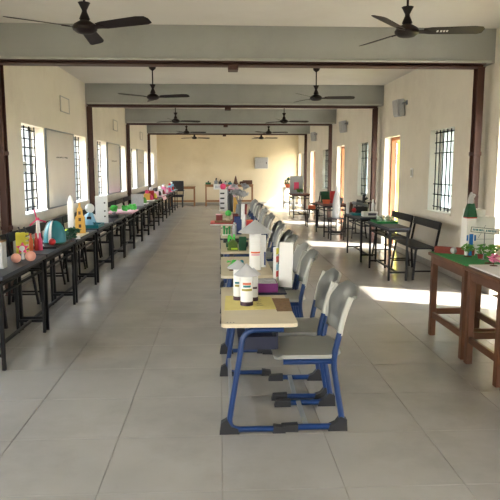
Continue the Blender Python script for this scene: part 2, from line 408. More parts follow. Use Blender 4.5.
# ---------------------------------------------------------------- wall fixtures
for i, b in enumerate(BAYS[2:5]):
    nm = ('nearest', 'middle', 'farthest')[i]
    y0, y1 = b+2.03, b+3.75; X = XL
    t = thing('whiteboard', 'large glossy whiteboard between the two left windows, %s of three' % nm, 'whiteboard', (X, (y0+y1)/2, .92), 0, 'whiteboards on the left wall'); hw = (y1-y0)/2
    MB().b2(0, .018, -hw+.02, hw-.02, .02, 1.21).build('board_surface', 'board', t)
    MB().b2(0, .026, -hw, hw, 0, .022, .003).b2(0, .026, -hw, hw, 1.208, 1.23, .003).b2(0, .026, -hw, -hw+.022, .022, 1.208).b2(0, .026, hw-.022, hw, .022, 1.208).build('frame', 'grey', t)
    wr = MB(); rr = random.Random(i+3); yy = -.32
    while yy < .36:
        L_ = rr.uniform(.04, .09); pts = [(.0195, yy+L_*k/8, .80+rr.uniform(-.014, .014)) for k in range(9)]
        wr.tube(pts, .003, 4); yy += L_+.025
    if i == 1 or i == 0 or i == 2: wr.build('handwriting', 'ink', t)
def switch(x, y, z, w_, h, label, s):
    t = thing('wall_plate', label, 'wall plate', (x, y, z))
    MB().b2(0, s*.012, -w_/2, w_/2, -h/2, h/2, .004).build('plate', 'paper', t)
    MB().b2(s*.012, s*.018, -w_*.3, w_*.3, -h*.32, h*.32, .002).build('cover', 'pale_plastic', t)
switch(XR, 10.15, 1.47, .13, .16, 'small white switch plate on the right wall between window and first far door', -1)
for i, b in enumerate(BAYS[2:5]):
    nm = ('nearest', 'second', 'farthest')[i]
    t = thing('wall_speaker', 'pale grey box speaker high on the right wall, %s of three' % nm, 'speaker', (XR, b+3.55, 2.62), 0, 'box speakers high on the right wall')
    MB().box((-.09, 0, 0), (.12, .25, .30), (0, -.12, .1), .012).build('case', 'cone_card', t)
    MB().box((-.158, -.005, 0), (.012, .21, .26), (0, -.12, .1), .004).build('speaker_grille', 'grey_card', t)
    MB().tube([(0, -.18, .08), (-.07, -.18, .08), (-.07, -.10, .05)], .01, 8, .02).b2(-.01, 0, -.22, -.14, .04, .12).build('wall_bracket', 'grey', t)
    t = thing('vent_cover', 'square off-white cover high on the left wall, %s of three' % nm, 'vent cover', (XL, b+3.25, 2.61), 0, 'square covers high on the left wall')
    MB().b2(0, .014, -.29, .29, -.13, .13, .004).build('plate', 'wall_cream', t)
    MB().b2(.014, .02, -.29, .29, .115, .13).b2(.014, .02, -.29, .29, -.13, -.115).b2(.014, .02, -.29, -.27, -.115, .115).b2(.014, .02, .27, .29, -.115, .115).build('frame', 'grey_card', t)
t = thing('electric_box', 'grey metal electric box on the far wall', 'electric box', (1.74, YB, 1.76))
MB().b2(-.28, .28, -.1, 0, -.24, .24, .006).build('body', 'white_metal', t)
d_ = MB().b2(-.265, .265, -.11, -.1, -.225, .225, .004).build('door', 'grey_card', t)
MB().b2(.19, .22, -.125, -.11, -.04, .04, .003).build('handle', 'black', d_)

# ---------------------------------------------------------------- dark steel desks and benches
def desk(label, group, top='charcoal', W=.32, L=1.12, H=.74, name='study_desk'):
    t = thing(name, label, 'desk', (0, 0, 0), 0, group); hw = W/2; hl = L/2
    MB().b2(-hw, hw, -hl, hl, H-.032, H, .004).build('desk_top', top, t)
    lx, ly = hw-.038, hl-.03; fr = MB()
    for sx in (-1, 1):
        fr.b2(sx*lx-.012, sx*lx+.012, -ly, ly, H-.062, H-.032)
    for sy in (-1, 1): fr.b2(-lx, lx, sy*ly-.012, sy*ly+.012, H-.062, H-.032)
    fr.build('top_frame', 'dark_metal', t)
    for sx in (-1, 1):
        for sy in (-1, 1): MB().b2(sx*lx-.0135, sx*lx+.0135, sy*ly-.0135, sy*ly+.0135, 0, H-.06, .002).build('leg', 'dark_metal', t)
    sh = MB()
    for sy in (-1, 1): sh.b2(-lx, lx, sy*ly-.01, sy*ly+.01, H-.15, H-.13)
    for k in range(3): x = -lx+lx*k; sh.b2(x-.01, x+.01, -ly, ly, H-.15, H-.135)
    sh.build('shelf_rack', 'dark_metal', t)
    for sy in (-1, 1): MB().b2(-lx, lx, sy*ly-.011, sy*ly+.011, .105, .13).build('crossbar', 'dark_metal', t)
    MB().b2(-.011, .011, -ly, ly, .105, .13).build('foot_bar', 'dark_metal', t)
    return t
def bench(label, group, L=1.1):   # backrest on the +x side
    t = thing('bench', label, 'bench', (0, 0, 0), 0, group); hl = L/2
    MB().b2(-.15, .15, -hl, hl, .435, .455, .004).build('seat', 'bench_top', t)
    MB().b2(-.13, -.11, -hl+.04, hl-.04, .415, .435).b2(.11, .13, -hl+.04, hl-.04, .415, .435).build('seat_frame', 'dark_metal', t)
    for sx in (-1, 1):
        for sy in (-1, 1): MB().tube([(sx*.12, sy*(hl-.08), .42), (sx*.165, sy*(hl-.03), .012)], .0125, sq=True).b2(sx*.165-.014, sx*.165+.014, sy*(hl-.03)-.014, sy*(hl-.03)+.014, 0, .014).build('leg', 'dark_metal', t)
    for sy in (-1, 1):
        MB().tube([(-.155, sy*(hl-.042), .12), (.155, sy*(hl-.042), .12)], .01, sq=True).build('crossbar', 'dark_metal', t)
        MB().tube([(.135, sy*(hl-.03), .43), (.20, sy*(hl-.03), .80)], .0135, sq=True).build('back_post', 'dark_metal', t)
    MB().box((.178, 0, .755), (.02, L-.01, .11), (0, .17, 0), .004).build('backrest', 'bench_top', t)
    return t
LX = -1.80
ld = desk('nearest dark steel desk of the row by the left wall', 'dark desks along the left wall'); LD = []
lb = bench('nearest dark bench between left desks and wall', 'dark benches along the left wall')
y = 5.02
for i in range(16):
    yy = 5.02+1.165*i+(0 if i < 3 else .05)
    lab = '%s dark steel desk from the front in the left wall row' % ORD[i]
    if i == 0: ld.location = (LX, yy, 0); ld['label'] = 'nearest dark steel desk in the left wall row, cut by frame'
    else: dup(ld, (LX, yy, 0), 0, lab)
    LD.append(yy)
    bl = '%s dark bench from the front between left desks and wall' % ORD[i]
    if i == 0: lb.location = (-2.26, yy+.05, 0); lb.rotation_euler.z = PI; lb['label'] = 'nearest dark bench between left desks and wall'
    else: dup(lb, (-2.26, yy+.05, 0), PI, bl)
RG = 'dark desks along the right wall'
r1 = dup(ld, (2.44, 8.48, 0), 0, 'dark steel desk beside the benches holding green tray of models', RG)
r2 = dup(ld, (2.45, 10.15, 0), 0, 'dark steel desk with binoculars-like black models and white box, right side', RG)
r2['label'] = 'dark steel desk carrying a pile of black models and white box, right side'
RB = 'dark benches along the right wall'
dup(lb, (2.84, 8.52, 0), 0, 'dark bench by the right wall under the barred window, nearest', RB)
dup(lb, (2.84, 9.72, 0), 0, 'dark bench by the right wall, second behind the nearest one', RB)
dup(lb, (3.06, 13.4, 0), 0, 'dark bench beside the maroon desk with orange models', RB)
dup(lb, (3.0, 18.3, 0), 0, 'dark bench beside the farthest maroon desk', RB)
r3 = desk('maroon topped desk with orange and red models, right side', 'maroon desks on the right', 'maroon_top', .56, 1.12); r3.location = (2.58, 13.75, 0)
r4 = dup(r3, (2.52, 18.9, 0), 0, 'farther maroon topped desk holding pale pink display board', 'maroon desks on the right')
def stool(label, loc, rz=0):
    t = thing('stool', label, 'stool', loc, rz, 'dark stools on the right')
    MB().b2(-.16, .16, -.16, .16, .45, .47, .004).build('seat', 'bench_top', t)
    for sx in (-1, 1):
        for sy in (-1, 1): MB().b2(sx*.14-.012, sx*.14+.012, sy*.14-.012, sy*.14+.012, 0, .45).build('leg', 'dark_metal', t)
    MB().b2(-.14, .14, -.15, -.13, .12, .14).b2(-.14, .14, .13, .15, .12, .14).b2(-.15, -.13, -.14, .14, .12, .14).b2(.13, .15, -.14, .14, .12, .14).build('stretcher', 'dark_metal', t)
    return t
st = stool('dark square stool in front of the maroon desk with orange models', (2.52, 12.75, 0))
dup(st, (2.42, 15.6, 0), 0, 'dark square stool behind the maroon desk with orange models')

# ---------------------------------------------------------------- wooden tables, right foreground
def wood_table(label, group, L, W=.52, H=.78, mt='wood'):
    t = thing('wooden_table', label, 'table', (0, 0, 0), 0, group); hw = W/2; hl = L/2
    MB().b2(-hw, hw, -hl, hl, H-.028, H, .005).build('table_top', mt, t)
    lx, ly = hw-.05, hl-.045; ap = MB()
    for s in (-1, 1):
        ap.b2(s*(lx+.012)-.01, s*(lx+.012)+.01, -ly, ly, H-.10, H-.028); ap.b2(-lx, lx, s*(ly+.012)-.01, s*(ly+.012)+.01, H-.10, H-.028)
    ap.build('apron', mt, t)
    for sx in (-1, 1):
        for sy in (-1, 1): MB().b2(sx*lx-.026, sx*lx+.026, sy*ly-.026, sy*ly+.026, 0, H-.028, .004).build('leg', mt, t)
    for s in (-1, 1):
        MB().b2(s*lx-.014, s*lx+.014, -ly, ly, .17, .225, .003).build('stretcher', mt, t)
        MB().b2(-lx, lx, s*ly-.014, s*ly+.014, .20, .255, .003).build('stretcher', mt, t)
    return t
WG = 'brown wooden tables at the right'
wt = wood_table('brown wooden table farthest back of the right group, red blocks on top', WG, .80); wt.location = (2.18, 4.94, 0)
w2 = wood_table('middle brown wooden table of the right group', WG, .60); w2.location = (2.18, 4.22, 0)
w3 = wood_table('nearest brown wooden table at the right frame edge', WG, .80); w3.location = (2.18, 3.50, 0)
w4 = wood_table('pale wooden table against the far wall, right of centre', 'pale wooden tables at the far end', 2.0, .5, .88, 'pale_wood'); w4.location = (.36, 24.55, 0); w4.rotation_euler.z = PI/2
w5 = wood_table('pale wooden desk behind black chair in far left corner', 'pale wooden tables at the far end', 1.05, .5, .80, 'pale_wood'); w5.location = (-1.55, 24.5, 0); w5.rotation_euler.z = PI/2
w6 = wood_table('slender pale table in far right corner', 'pale wooden tables at the far end', .9, .45, .8, 'white_metal'); w6.location = (2.66, 22.9, 0)
# black office chair at the far left
t = thing('office_chair', 'black padded chair before the far left wooden desk', 'chair', (-1.72, 23.75, 0), PI)
MB().box((0, 0, .45), (.50, .48, .09), None, .025).build('seat', 'black', t)
MB().box((0, -.22, .83), (.50, .07, .42), (.1, 0, 0), .025).build('backrest', 'black', t)
for sx in (-1, 1):
    for sy in (-1, 1): MB().cyl((sx*.21, sy*.2, 0), (sx*.21, sy*.2, .42), .02).build('leg', 'black', t)
    MB().tube([(sx*.24, .2, .44), (sx*.26, .2, .66), (sx*.26, -.2, .66)], .018, 8, .04).build('armrest', 'black', t)

# ---------------------------------------------------------------- central row: desks and chairs
DT = .67
def school_desk(label, group):
    t = thing('school_desk', label, 'desk', (0, 0, 0), 0, group); L = 1.06; hl = L/2
    tp = MB(); n = 5; r = .035; poly = []
    for cx, cy, a0 in ((.44-r, hl-r, 0), (r, hl-r, 90), (r, -hl+r, 180), (.44-r, -hl+r, 270)):
        for k in range(n): a = math.radians(a0+90*k/(n-1)); poly.append((cx+r*math.cos(a), cy+r*math.sin(a)))
    tp.prism(poly, (0, 0, DT-.011), (1, 0, 0), (0, 1, 0), .022); tp.build('desk_top', 'desk_top', t)
    for s in (-1, 1):
        y = s*(hl-.04)
        fr = MB().tube([(.335, y, .022), (.035, y, .022), (.13, y, DT-.045), (.36, y, DT-.045)], .0165, 10, .075)
        fo = fr.build('side_frame', 'blue_steel', t)
        MB().prism([(-.01, 0), (.105, 0), (.10, .03), (.06, .045), (.035, .09), (.0, .07)], (-.005, y, 0), (1, 0, 0), (0, 0, 1), .044).build('foot_cap', 'black_rubber', fo)
        MB().prism([(0, 0), (.075, 0), (.07, .035), (.005, .045)], (.30, y, 0), (1, 0, 0), (0, 0, 1), .044).build('foot_cap', 'black_rubber', fo)
    MB().b2(.10, .33, -hl+.05, hl-.05, .505, .515).b2(.32, .33, -hl+.05, hl-.05, .515, .60).b2(.10, .32, -hl+.045, -hl+.055, .505, .58).b2(.10, .32, hl-.055, hl-.045, .505, .58).build('book_shelf', 'navy', t)
    MB().tube([(.34, -hl+.04, DT-.05), (.34, hl-.04, DT-.05)], .014, 8).tube([(.15, -hl+.04, DT-.05), (.15, hl-.04, DT-.05)], .014, 8).build('top_rail', 'blue_steel', t)
    MB().b2(.045, .07, -hl+.04, hl-.04, .10, .14, .003).build('foot_rail', 'galv', t)
    return t
def chair(label, group):
    t = thing('school_chair', label, 'chair', (0, 0, 0), 0, group); hw = .185
    # seat shell
    def seat(u, v):
        a = 2*u-1; b = 2*v-1
        k = 1-.10*max(0, abs(b)-.6)/.4*(1 if abs(a) > .6 else 0)
        x = -.245+.40*u; y = .20*b
        if abs(a) > .7 and abs(b) > .7:
            q = (abs(a)-.7)/.3; q2 = (abs(b)-.7)/.3; sh = .025*q*q2
            x -= math.copysign(sh, a); y -= math.copysign(sh, b)
        z = .468-.012*(1-b*b)*(1-a*a)-.022*max(0, -a-.75)/.25+.01*max(0, a-.6)/.4
        return Vector((x, y, z))
    MB().sheet(seat, 16, 12, .022).build('seat', 'grey_plastic', t)
    MB().b2(-.235, .14, -.195, .195, .437, .449, .005).build('seat_underside', 'pale_plastic', t)
    # back shell
    def back(u, v):
        b = 2*u-1; z = .555+.295*v
        x = .125+.045*v+.055*max(0, v-.55)**1.4/.45**1.4+.035*(1-b*b)
        if v > .999 or abs(b) > .999: x += 0
        y = b*(.205-.02*(1-v))
        if v > .85: z -= .03*max(0, abs(b)-.65)/.35*(v-.85)/.15; y *= 1-.03*(v-.85)/.15
        return Vector((x, y, z))
    def skip(i, j):
        b = abs((i+.5)/18*2-1); v = (j+.5)/16
        if b < .80 and v < .30-.10*(1-b): return True
        if b < .28 and .76 < v < .88: return True
        return False
    MB().sheet(back, 18, 16, -.020).build('backrest', 'grey_plastic', t)
    t.children[-1].data = MB().sheet(back, 18, 16, -.020, skip=skip).mesh('backrest', 'grey_plastic')
    for s in (-1, 1):
        MB().tube([(.138, s*.199, .585), (.146, s*.200, .64), (.166, s*.205, .72), (.20, s*.202, .81)], .0165, 10, .03).build('back_arm', 'pale_plastic', t)
        fo = MB().tube([(-.15, s*hw, .022), (.172, s*hw, .022), (.108, s*hw, .40), (.112, s*.194, .48), (.138, s*.199, .60)], .018, 10, .06).tube([(.105, s*hw, .424), (-.19, s*hw, .424)], .0165, 10).build('side_frame', 'blue_steel', t)
        MB().prism([(-.075, 0), (.03, 0), (.03, .045), (-.065, .04)], (-.13, s*hw, 0), (1, 0, 0), (0, 0, 1), .044).build('foot_cap', 'black_rubber', fo)
        MB().prism([(-.075, 0), (.04, 0), (.036, .07), (-.0, .09), (-.03, .05), (-.065, .035)], (.155, s*hw, 0), (1, 0, 0), (0, 0, 1), .044).build('foot_cap', 'black_rubber', fo)
    MB().b2(-.065, -.035, -hw, hw, .03, .038).build('cross_strap', 'galv', t)
    MB().tube([(.06, -hw, .424), (.06, hw, .424)], .013, 8).tube([(-.16, -hw, .424), (-.16, hw, .424)], .013, 8).build('seat_bar', 'blue_steel', t)
    return t
sd = school_desk('nearest cream topped blue frame desk of the centre row', 'centre row desks')
DY = [3.80, 5.32, 6.72, 8.12, 9.5, 10.9, 12.3, 13.7, 15.1]
for i, yy in enumerate(DY):
    if i == 0: sd.location = (0, yy, 0)
    else: dup(sd, (0, yy, 0), 0, 'cream topped blue frame desk, %s from the front of the centre row' % ORD[i])
CY = [3.51, 3.985, 4.98, 5.44, 6.18, 6.63, 7.35, 7.8, 8.75, 9.2, 10.15, 10.6, 11.5, 12.0, 12.9, 13.4, 14.4, 14.9]
sc = chair('nearest grey plastic chair with blue frame in the centre row', 'centre row chairs')
for i, yy in enumerate(CY):
    if i == 0: sc.location = (.55, yy, 0)
    elif i < 16: dup(sc, (.55+random.uniform(-.015, .015), yy, 0), random.uniform(-.04, .04), 'grey chair with blue frame, %s from the front of the centre row' % ORD[i])

# ================================================================ things standing on the desks
def one(name, mb, mt, label, cat, loc, rz=0, group=None):
    return tag(mb.build(name, mt, None, loc, rz), label, cat, group)
Z = DT
one('chart_sheet', MB().prism([(0, 0), (.33, .02), (.32, .37), (.01, .42)], (0, 0, .001), (1, 0, 0), (0, 1, 0), .002), 'yellow_paper', 'pale yellow paper sheet lying under the nearest white towers', 'paper', (.02, 3.60, Z))
pm = bpy.data.objects['chart_sheet']
sc_ = MB(); rr = random.Random(5)
for k in range(5): sc_.tube([(.20+.012*rr.random()+.01*j, .12+.05*k+.006*rr.uniform(-1, 1), .0022) for j in range(5)], .0012, 4)
sc_.build('handwriting', 'ink', pm)
one('sandpaper_sheet', MB().prism([(0, 0), (.095, 0), (.115, .36), (.0, .37)], (0, 0, .001), (1, 0, 0), (0, 1, 0), .002), 'brown_mat', 'rough brown sheet beside the yellow paper on the nearest desk', 'sheet', (.345, 3.56, Z))
tm = MB()
for k in range(3): tm.box((.035+.018*k, 3.31, Z+.0006), (.008, .006, .001), (0, 0, .4))
tag(tm.build('pen_mark', 'ink'), 'three small pen marks on the corner of the nearest desk', 'marks')
def tower(label, loc, r, h, ch, cr, stripes, rz=0, base='plum'):
    t = thing('paper_tower', label, 'tower model', loc, rz, 'white paper towers with cone roofs')
    MB().lathe((0, 0, 0), [(r, 0), (r, h)], 24).build('tube', 'paper', t)
    if base: MB().lathe((0, 0, 0), [(r+.0015, .0), (r+.0015, .026)], 24).build('base_band', base, t)
    MB().lathe((0, 0, h-.008), [(cr, 0), (cr+.001, .002), (cr*.5, ch*.5), (.002, ch)], 26).build('cone_roof', 'cone_card', t)
    for z, w_, c, a0 in stripes:
        s = MB(); n = 8; vs = []; fs = []
        for k in range(n+1):
            a = a0-w_/2+w_*k/n
            for zz in (z-.007, z+.007): vs.append(((r+.001)*math.cos(a), (r+.001)*math.sin(a), zz))
            for zz in (z-.007, z+.007): vs.append(((r-.001)*math.cos(a), (r-.001)*math.sin(a), zz))
        for k in range(n): o_ = 4*k; fs.append((o_, o_+4, o_+5, o_+1))
        s.add(vs, fs); s.build('printed_label', c, t)
    return t
A = -PI/2
tower('short white paper tower in front of two others on nearest desk', (.165, 3.74, Z+.002), .040, .205, .075, .082, [(.145, 1.4, 'orange', A), (.128, 1.3, 'teal', A), (.105, 1.9, 'olive', A)])
tower('short white paper tower behind and left of the front one', (.115, 3.90, Z+.002), .032, .225, .055, .075, [(.12, 1.0, 'teal', A-.3), (.10, 1.0, 'olive', A-.3)])
tower('short white paper tower behind and right of the front one', (.215, 3.87, Z+.002), .032, .185, .045, .05, [(.09, 1.0, 'plum', A+.3)])
t = thing('purple_box', 'purple card box on dark tray at the back of nearest desk', 'box', (.31, 4.16, Z))
MB().b2(-.09, .09, -.10, .10, .012, .075, .003).build('body', 'purple', t)
MB().b2(-.08, .08, -.09, .09, .075, .079).box((.03, .02, .083), (.07, .05, .006), (0, .1, .4)).box((-.03, .0, .083), (.06, .05, .006), (.08, 0, -.3)).build('lid', 'grey_card', t)
MB().b2(-.095, .15, -.12, .12, .0, .012, .003).build('tray', 'navy', t)
one('foam_board', MB().box((0, 0, .17), (.10, .022, .33), (0, .02, 0), .002), 'paper', 'tall white foam board standing upright by the purple box', 'board', (.475, 4.25, Z+.008), -.25)
t = thing('paint_rack', 'narrow rack of red and yellow strips left of the white foam board', 'rack', (.405, 4.31, Z), 1.05)
MB().b2(-.02, .02, -.012, .012, 0, .30, .002).build('panel', 'paper', t)
for k, (c, z) in enumerate((('yellow', .25), ('red', .19), ('sky', .13), ('red', .08))): MB().b2(-.018, .018, -.018, -.012, z, z+.045, .002).build('strip', c, t)
# second desk
tower('tall white paper tower with wide cone roof on second desk', (.30, 5.10, Z), .052, .335, .11, .15, [(.155, 1.7, 'orange', A), (.135, 1.5, 'pale_pink', A)], base=None)
t = thing('edged_card', 'orange and blue edged white card standing behind the tall tower', 'card', (.37, 5.22, Z), -.5)
MB().b2(-.035, .035, -.004, .004, 0, .29, .001).build('card', 'paper', t)
MB().b2(-.035, -.015, -.006, -.004, .12, .26).build('orange_strip', 'orange', t)
MB().b2(.02, .035, -.006, -.004, .02, .14).build('blue_strip', 'dark_blue', t)
def plant(name, label, loc, mats, h, n=9, pot=None, r=.02, seed=1):
    t = thing(name, label, 'model plant', loc); rr = random.Random(seed)
    if pot: MB().lathe((0, 0, 0), [(r*.6, 0), (r*.85, r*1.2), (r*.9, r*1.2)], 12).build('pot', pot, t)
    else: MB().lathe((0, 0, 0), [(r*.9, 0), (r*.8, .004)], 10).build('base', 'brown', t)
    MB().cyl((0, 0, .003), (0, 0, h*.8), .003, n=6).build('stem', 'brown', t)
    lf = MB()
    for k in range(n*3):
        a = rr.uniform(0, 6.28); z = h*rr.uniform(.4, .95); rad = r*1.3*rr.uniform(.3, 1); p = Vector((rad*math.cos(a), rad*math.sin(a), z))
        lf.tube([(0, 0, z-.01), p], .0012, 4)
        lf.box(p, (r*.9, r*.45, .002), (rr.uniform(-.7, .7), rr.uniform(-.7, .7), a), 0)
    lf.build('leaves', mats, t); return t
plant('toy_plant', 'green paper plant on the left of the second desk', (.10, 5.06, Z), 'bright_green', .09, r=.035, seed=2)
one('toy_block', MB().box((0, 0, .02), (.05, .05, .04), None, .004).ball((0, 0, .055), .018), 'teal', 'small teal block with knob beside the green paper plant', 'toy', (.185, 5.18, Z))
# third desk (6.19-7.25)
t = thing('green_model_house', 'green paper model with lime front on the third desk', 'paper model', (.13, 6.36, Z))
MB().b2(-.06, .06, -.06, .06, 0, .012, .002).build('base', 'moss', t)
MB().b2(-.05, .05, -.05, .04, .012, .07, .004).build('body', 'moss', t)
MB().prism([(-.06, 0), (.06, 0), (0, .045)], (0, 0, .07), (1, 0, 0), (0, 0, 1), .10).build('roof', 'moss', t)
MB().b2(-.02, .055, -.075, -.061, .012, .03, .002).build('lime_strip', 'lime', t)
t = thing('green_model', 'bright green loop shaped paper model with moss base, third desk', 'paper model', (.12, 6.62, Z))
MB().b2(-.06, .06, -.06, .06, 0, .05, .004).build('base', 'dark_green', t)
MB().tube([(-.03, 0, .05), (-.03, 0, .13), (.03, 0, .06), (.03, 0, .14)], .012, 8, .01).build('loop', 'bright_green', t)
one('green_board', MB().b2(-.04, .04, -.012, .012, 0, .15, .003), 'dark_green', 'upright dark green panel left of the tall white tower', 'panel', (.235, 6.30, Z), .15)
one('blue_bowl', MB().lathe((0, 0, 0), [(.03, 0), (.05, .02), (.055, .06), (.05, .06), (.045, .02), (.01, .012)], 20), 'navy', 'dark blue bowl behind the green panel', 'bowl', (.25, 6.52, Z))
one('black_tray', MB().b2(-.12, .12, -.09, .09, 0, .008, .002).b2(-.12, .12, -.09, -.08, .008, .03).b2(-.12, .12, .08, .09, .008, .03).b2(-.12, -.11, -.08, .08, .008, .03).b2(.11, .12, -.08, .08, .008, .03), 'black', 'shallow black tray at back of the third desk', 'tray', (.15, 7.05, Z))
# fourth desk (7.59-8.65)
t = thing('green_figure', 'green cut-paper figures on a white card base, fourth desk', 'paper model', (.08, 7.78, Z))
MB().b2(-.06, .07, -.05, .05, 0, .01, .002).build('base', 'paper', t)
for k, (x_, h_) in enumerate(((-.035, .10), (0, .07), (.035, .09))): MB().b2(x_-.012, x_+.012, -.01, .01, .01, h_, .004).ball((x_, 0, h_+.01), .018, 10).build('figure', 'green', t)
def bottle(label, loc, h, r, mt, cap='white_metal'):
    t = thing('bottle', label, 'bottle', loc)
    MB().lathe((0, 0, 0), [(r*.9, 0), (r, .006), (r, h*.62), (r*.45, h*.78), (r*.4, h*.9)], 18).build('body', mt, t)
    MB().lathe((0, 0, h*.9), [(r*.5, 0), (r*.5, h*.1)], 14).build('cap', cap, t)
    return t
bottle('pale grey bottle on the fourth desk beside green figures', (.18, 7.75, Z), .17, .028, 'grey_card')
one('blue_card', MB().b2(-.035, .035, -.008, .008, 0, .20, .002), 'dark_blue', 'upright dark blue card left of the long white tube', 'card', (.245, 7.86, Z), .1)
t = thing('paper_rocket', 'long slim white paper tube with red strip standing upright', 'rocket model', (.305, 7.98, Z))
MB().cyl((0, 0, 0), (0, 0, .40), .028, n=18).build('tube', 'paper', t)
MB().box((.037, -.01, .33), (.03, .03, .14), (0, .03, 0), .003).build('red_strip', 'dark_red', t)
MB().box((.034, 0, .13), (.012, .02, .25), None, .002).build('side_card', 'pale_pink', t)
t = thing('red_box', 'red box with orange lid right of the long white tube', 'box', (.395, 8.12, Z))
MB().b2(-.045, .045, -.05, .05, .055, .16, .003).build('body', 'red', t)
MB().b2(-.047, .047, -.052, .052, .16, .172, .002).build('lid', 'orange', t)
MB().b2(-.035, .035, -.04, .04, 0, .055, .003).build('stand', 'black', t)
# fifth and further desks: a wide red-edged board with models
t = thing('model_board', 'wide red edged white board across the fifth desk', 'model board', (.18, 9.35, Z))
MB().b2(-.34, .28, -.22, .22, 0, .022, .003).build('board', 'paper', t)
MB().b2(-.34, .28, -.225, .225, .022, .034, .003).build('red_surface', 'red', t)
zb = Z+.034
def cube_model(label, loc, d, mt, top=None, cat='paper model', name='card_block'):
    t = thing(name, label, cat, loc)
    MB().b2(-d[0]/2, d[0]/2, -d[1]/2, d[1]/2, 0, d[2], .004).build('body', mt, t)
    if top: MB().b2(-d[0]/2-.004, d[0]/2+.004, -d[1]/2-.004, d[1]/2+.004, d[2], d[2]+.012, .002).build('top', top, t)
    return t
cube_model('brown card plinth on the left of the red edged board', (.04, 9.24, zb), (.26, .10, .035), 'brown_mat', None)
cube_model('dark red card cube with pale edge on the brown plinth', (-.02, 9.24, zb+.035), (.10, .09, .085), 'dark_red', 'pale_pink')
t = thing('green_ball', 'bright green ball on pale cup stand on the fifth desk', 'ball', (.12, 9.24, zb+.035))
MB().lathe((0, 0, 0), [(.04, 0), (.025, .03), (.04, .07)], 16).build('stand', 'desk_top', t)
MB().ball((0, 0, .11), .048, 16).build('ball', 'bright_green', t)
cube_model('dark red card cube right of the green ball', (.235, 9.30, zb), (.09, .09, .13), 'dark_red')
one('blue_block', MB().b2(-.05, .05, -.03, .03, 0, .1, .004), 'dark_blue', 'dark blue block at front of the red edged board', 'block', (.26, 9.17, zb))
bottle('small white bottle on the right of the red edged board', (.40, 9.25, zb), .10, .02, 'paper')
t = thing('foil_flowers', 'bunch of silver grey foil flowers rising over centre row', 'model flowers', (.34, 10.75, Z))
MB().lathe((0, 0, 0), [(.05, 0), (.07, .1), (.05, .2), (.06, .22)], 16).build('vase', 'grey', t)
rr = random.Random(4)
for k in range(9):
    a = rr.uniform(0, 6.28); q = rr.uniform(.06, .15); h_ = rr.uniform(.36, .56); p = (q*math.cos(a), q*math.sin(a), h_)
    so_ = MB().tube([(0, 0, .2), (p[0]*.4, p[1]*.4, h_*.7), p], .004, 6).build('stem', 'grey', t)
    fl_ = MB()
    for j in range(7):
        b_ = j*.9; fl_.box((p[0]+.03*math.cos(b_), p[1]+.03*math.sin(b_), p[2]+.004*j), (.11, .055, .003), (rr.uniform(-.6, .6), rr.uniform(-.8, .8), b_))
    fl_.build('flower', 'foil', so_)
t = thing('shelf_model', 'white model with dark window stripes behind the red board', 'paper model', (.06, 12.2, Z))
MB().b2(-.08, .08, -.06, .06, 0, .44, .004).build('body', 'paper', t)
for k in range(4): MB().b2(-.065, .02, -.066, -.06, .05+.10*k, .08+.10*k).build('window_stripe', 'black', t)
t = thing('black_bottle', 'tall black cylinder with cap beside the striped white model', 'bottle', (.20, 12.0, Z))
MB().lathe((0, 0, 0), [(.055, 0), (.06, .3), (.04, .36), (.04, .42)], 18).build('body', 'black', t); MB().lathe((0, 0, .42), [(.045, 0), (.045, .04)], 16).build('cap', 'dark_red', t)
one('yellow_box', MB().b2(-.04, .04, -.03, .03, 0, .30, .003), 'gold', 'upright yellow box right of the tall black cylinder', 'box', (.30, 11.85, Z))
t = thing('pink_model', 'pale pink rounded model behind the yellow box', 'paper model', (.30, 13.6, Z))
MB().lathe((0, 0, 0), [(.06, 0), (.05, .3), (.02, .33)], 14).build('stand', 'pale_pink', t); MB().ball((0, 0, .42), .12, 18, sc=(1, .8, .8)).build('head', 'pale_pink', t)
t = thing('red_figure', 'small pink and red figure left of the pale pink rounded model', 'figure model', (.06, 13.6, Z))
MB().lathe((0, 0, 0), [(.07, 0), (.09, .15), (.04, .4)], 14).build('body', 'pink', t); MB().ball((0, 0, .46), .07).build('head', 'hot_pink', t)
one('grey_machine', MB().b2(-.13, .13, -.1, .1, 0, .2, .02).cyl((0, 0, .2), (0, 0, .34), .05).ball((.02, 0, .36), .07), 'grey', 'grey rounded machine model at the end of centre row', 'model', (.2, 15.0, Z))

# ---------------------------------------------------------------- right wooden tables models
ZT = .78
t = thing('green_base_sheet', 'green felt sheet covering the farthest brown wooden table', 'sheet', (2.17, 4.92, ZT))
MB().box((0, 0, .004), (.47, .78, .008), None, .002).build('sheet', 'green', t)
zg = ZT+.008
t = thing('brick_wall_model', 'brick red model wall with pale round gate on the green sheet', 'model wall', (2.085, 5.14, zg), -.62)
for k in range(2):
    x0 = -.17+.185*k
    MB().b2(x0, x0+.16, -.02, .02, 0, .06, .002).build('wall_block', 'brick_red', t)
MB().ball((0, -.02, .034), .030, 14).build('round_gate', 'grey_card', t)
t = thing('lighthouse_model', 'slim white tower model with blue door and dark green roof', 'tower model', (2.19, 5.08, zg))
MB().b2(-.042, .042, -.042, .042, 0, .335, .003).build('body', 'paper', t)
MB().lathe((0, 0, .335), [(.064, 0), (.046, .08), (.034, .12)], 4, (0, 0, PI/4)).build('roof', 'dark_green', t)
MB().lathe((0, 0, .326), [(.06, 0), (.062, .01)], 4, (0, 0, PI/4)).build('roof_trim', 'red', t)
MB().b2(-.018, .018, -.047, -.042, .0, .19, .002).b2(-.041, -.027, -.047, -.042, .13, .18).b2(.027, .041, -.047, -.042, .13, .18).build('door', 'blue', t)
MB().lathe((0, 0, .453), [(.028, 0), (.03, .03), (.02, .07), (.008, .10)], 8).box((0.012, 0, .51), (.03, .03, .06), (.3, .3, .2), .006).build('finial', 'grey_card', t)
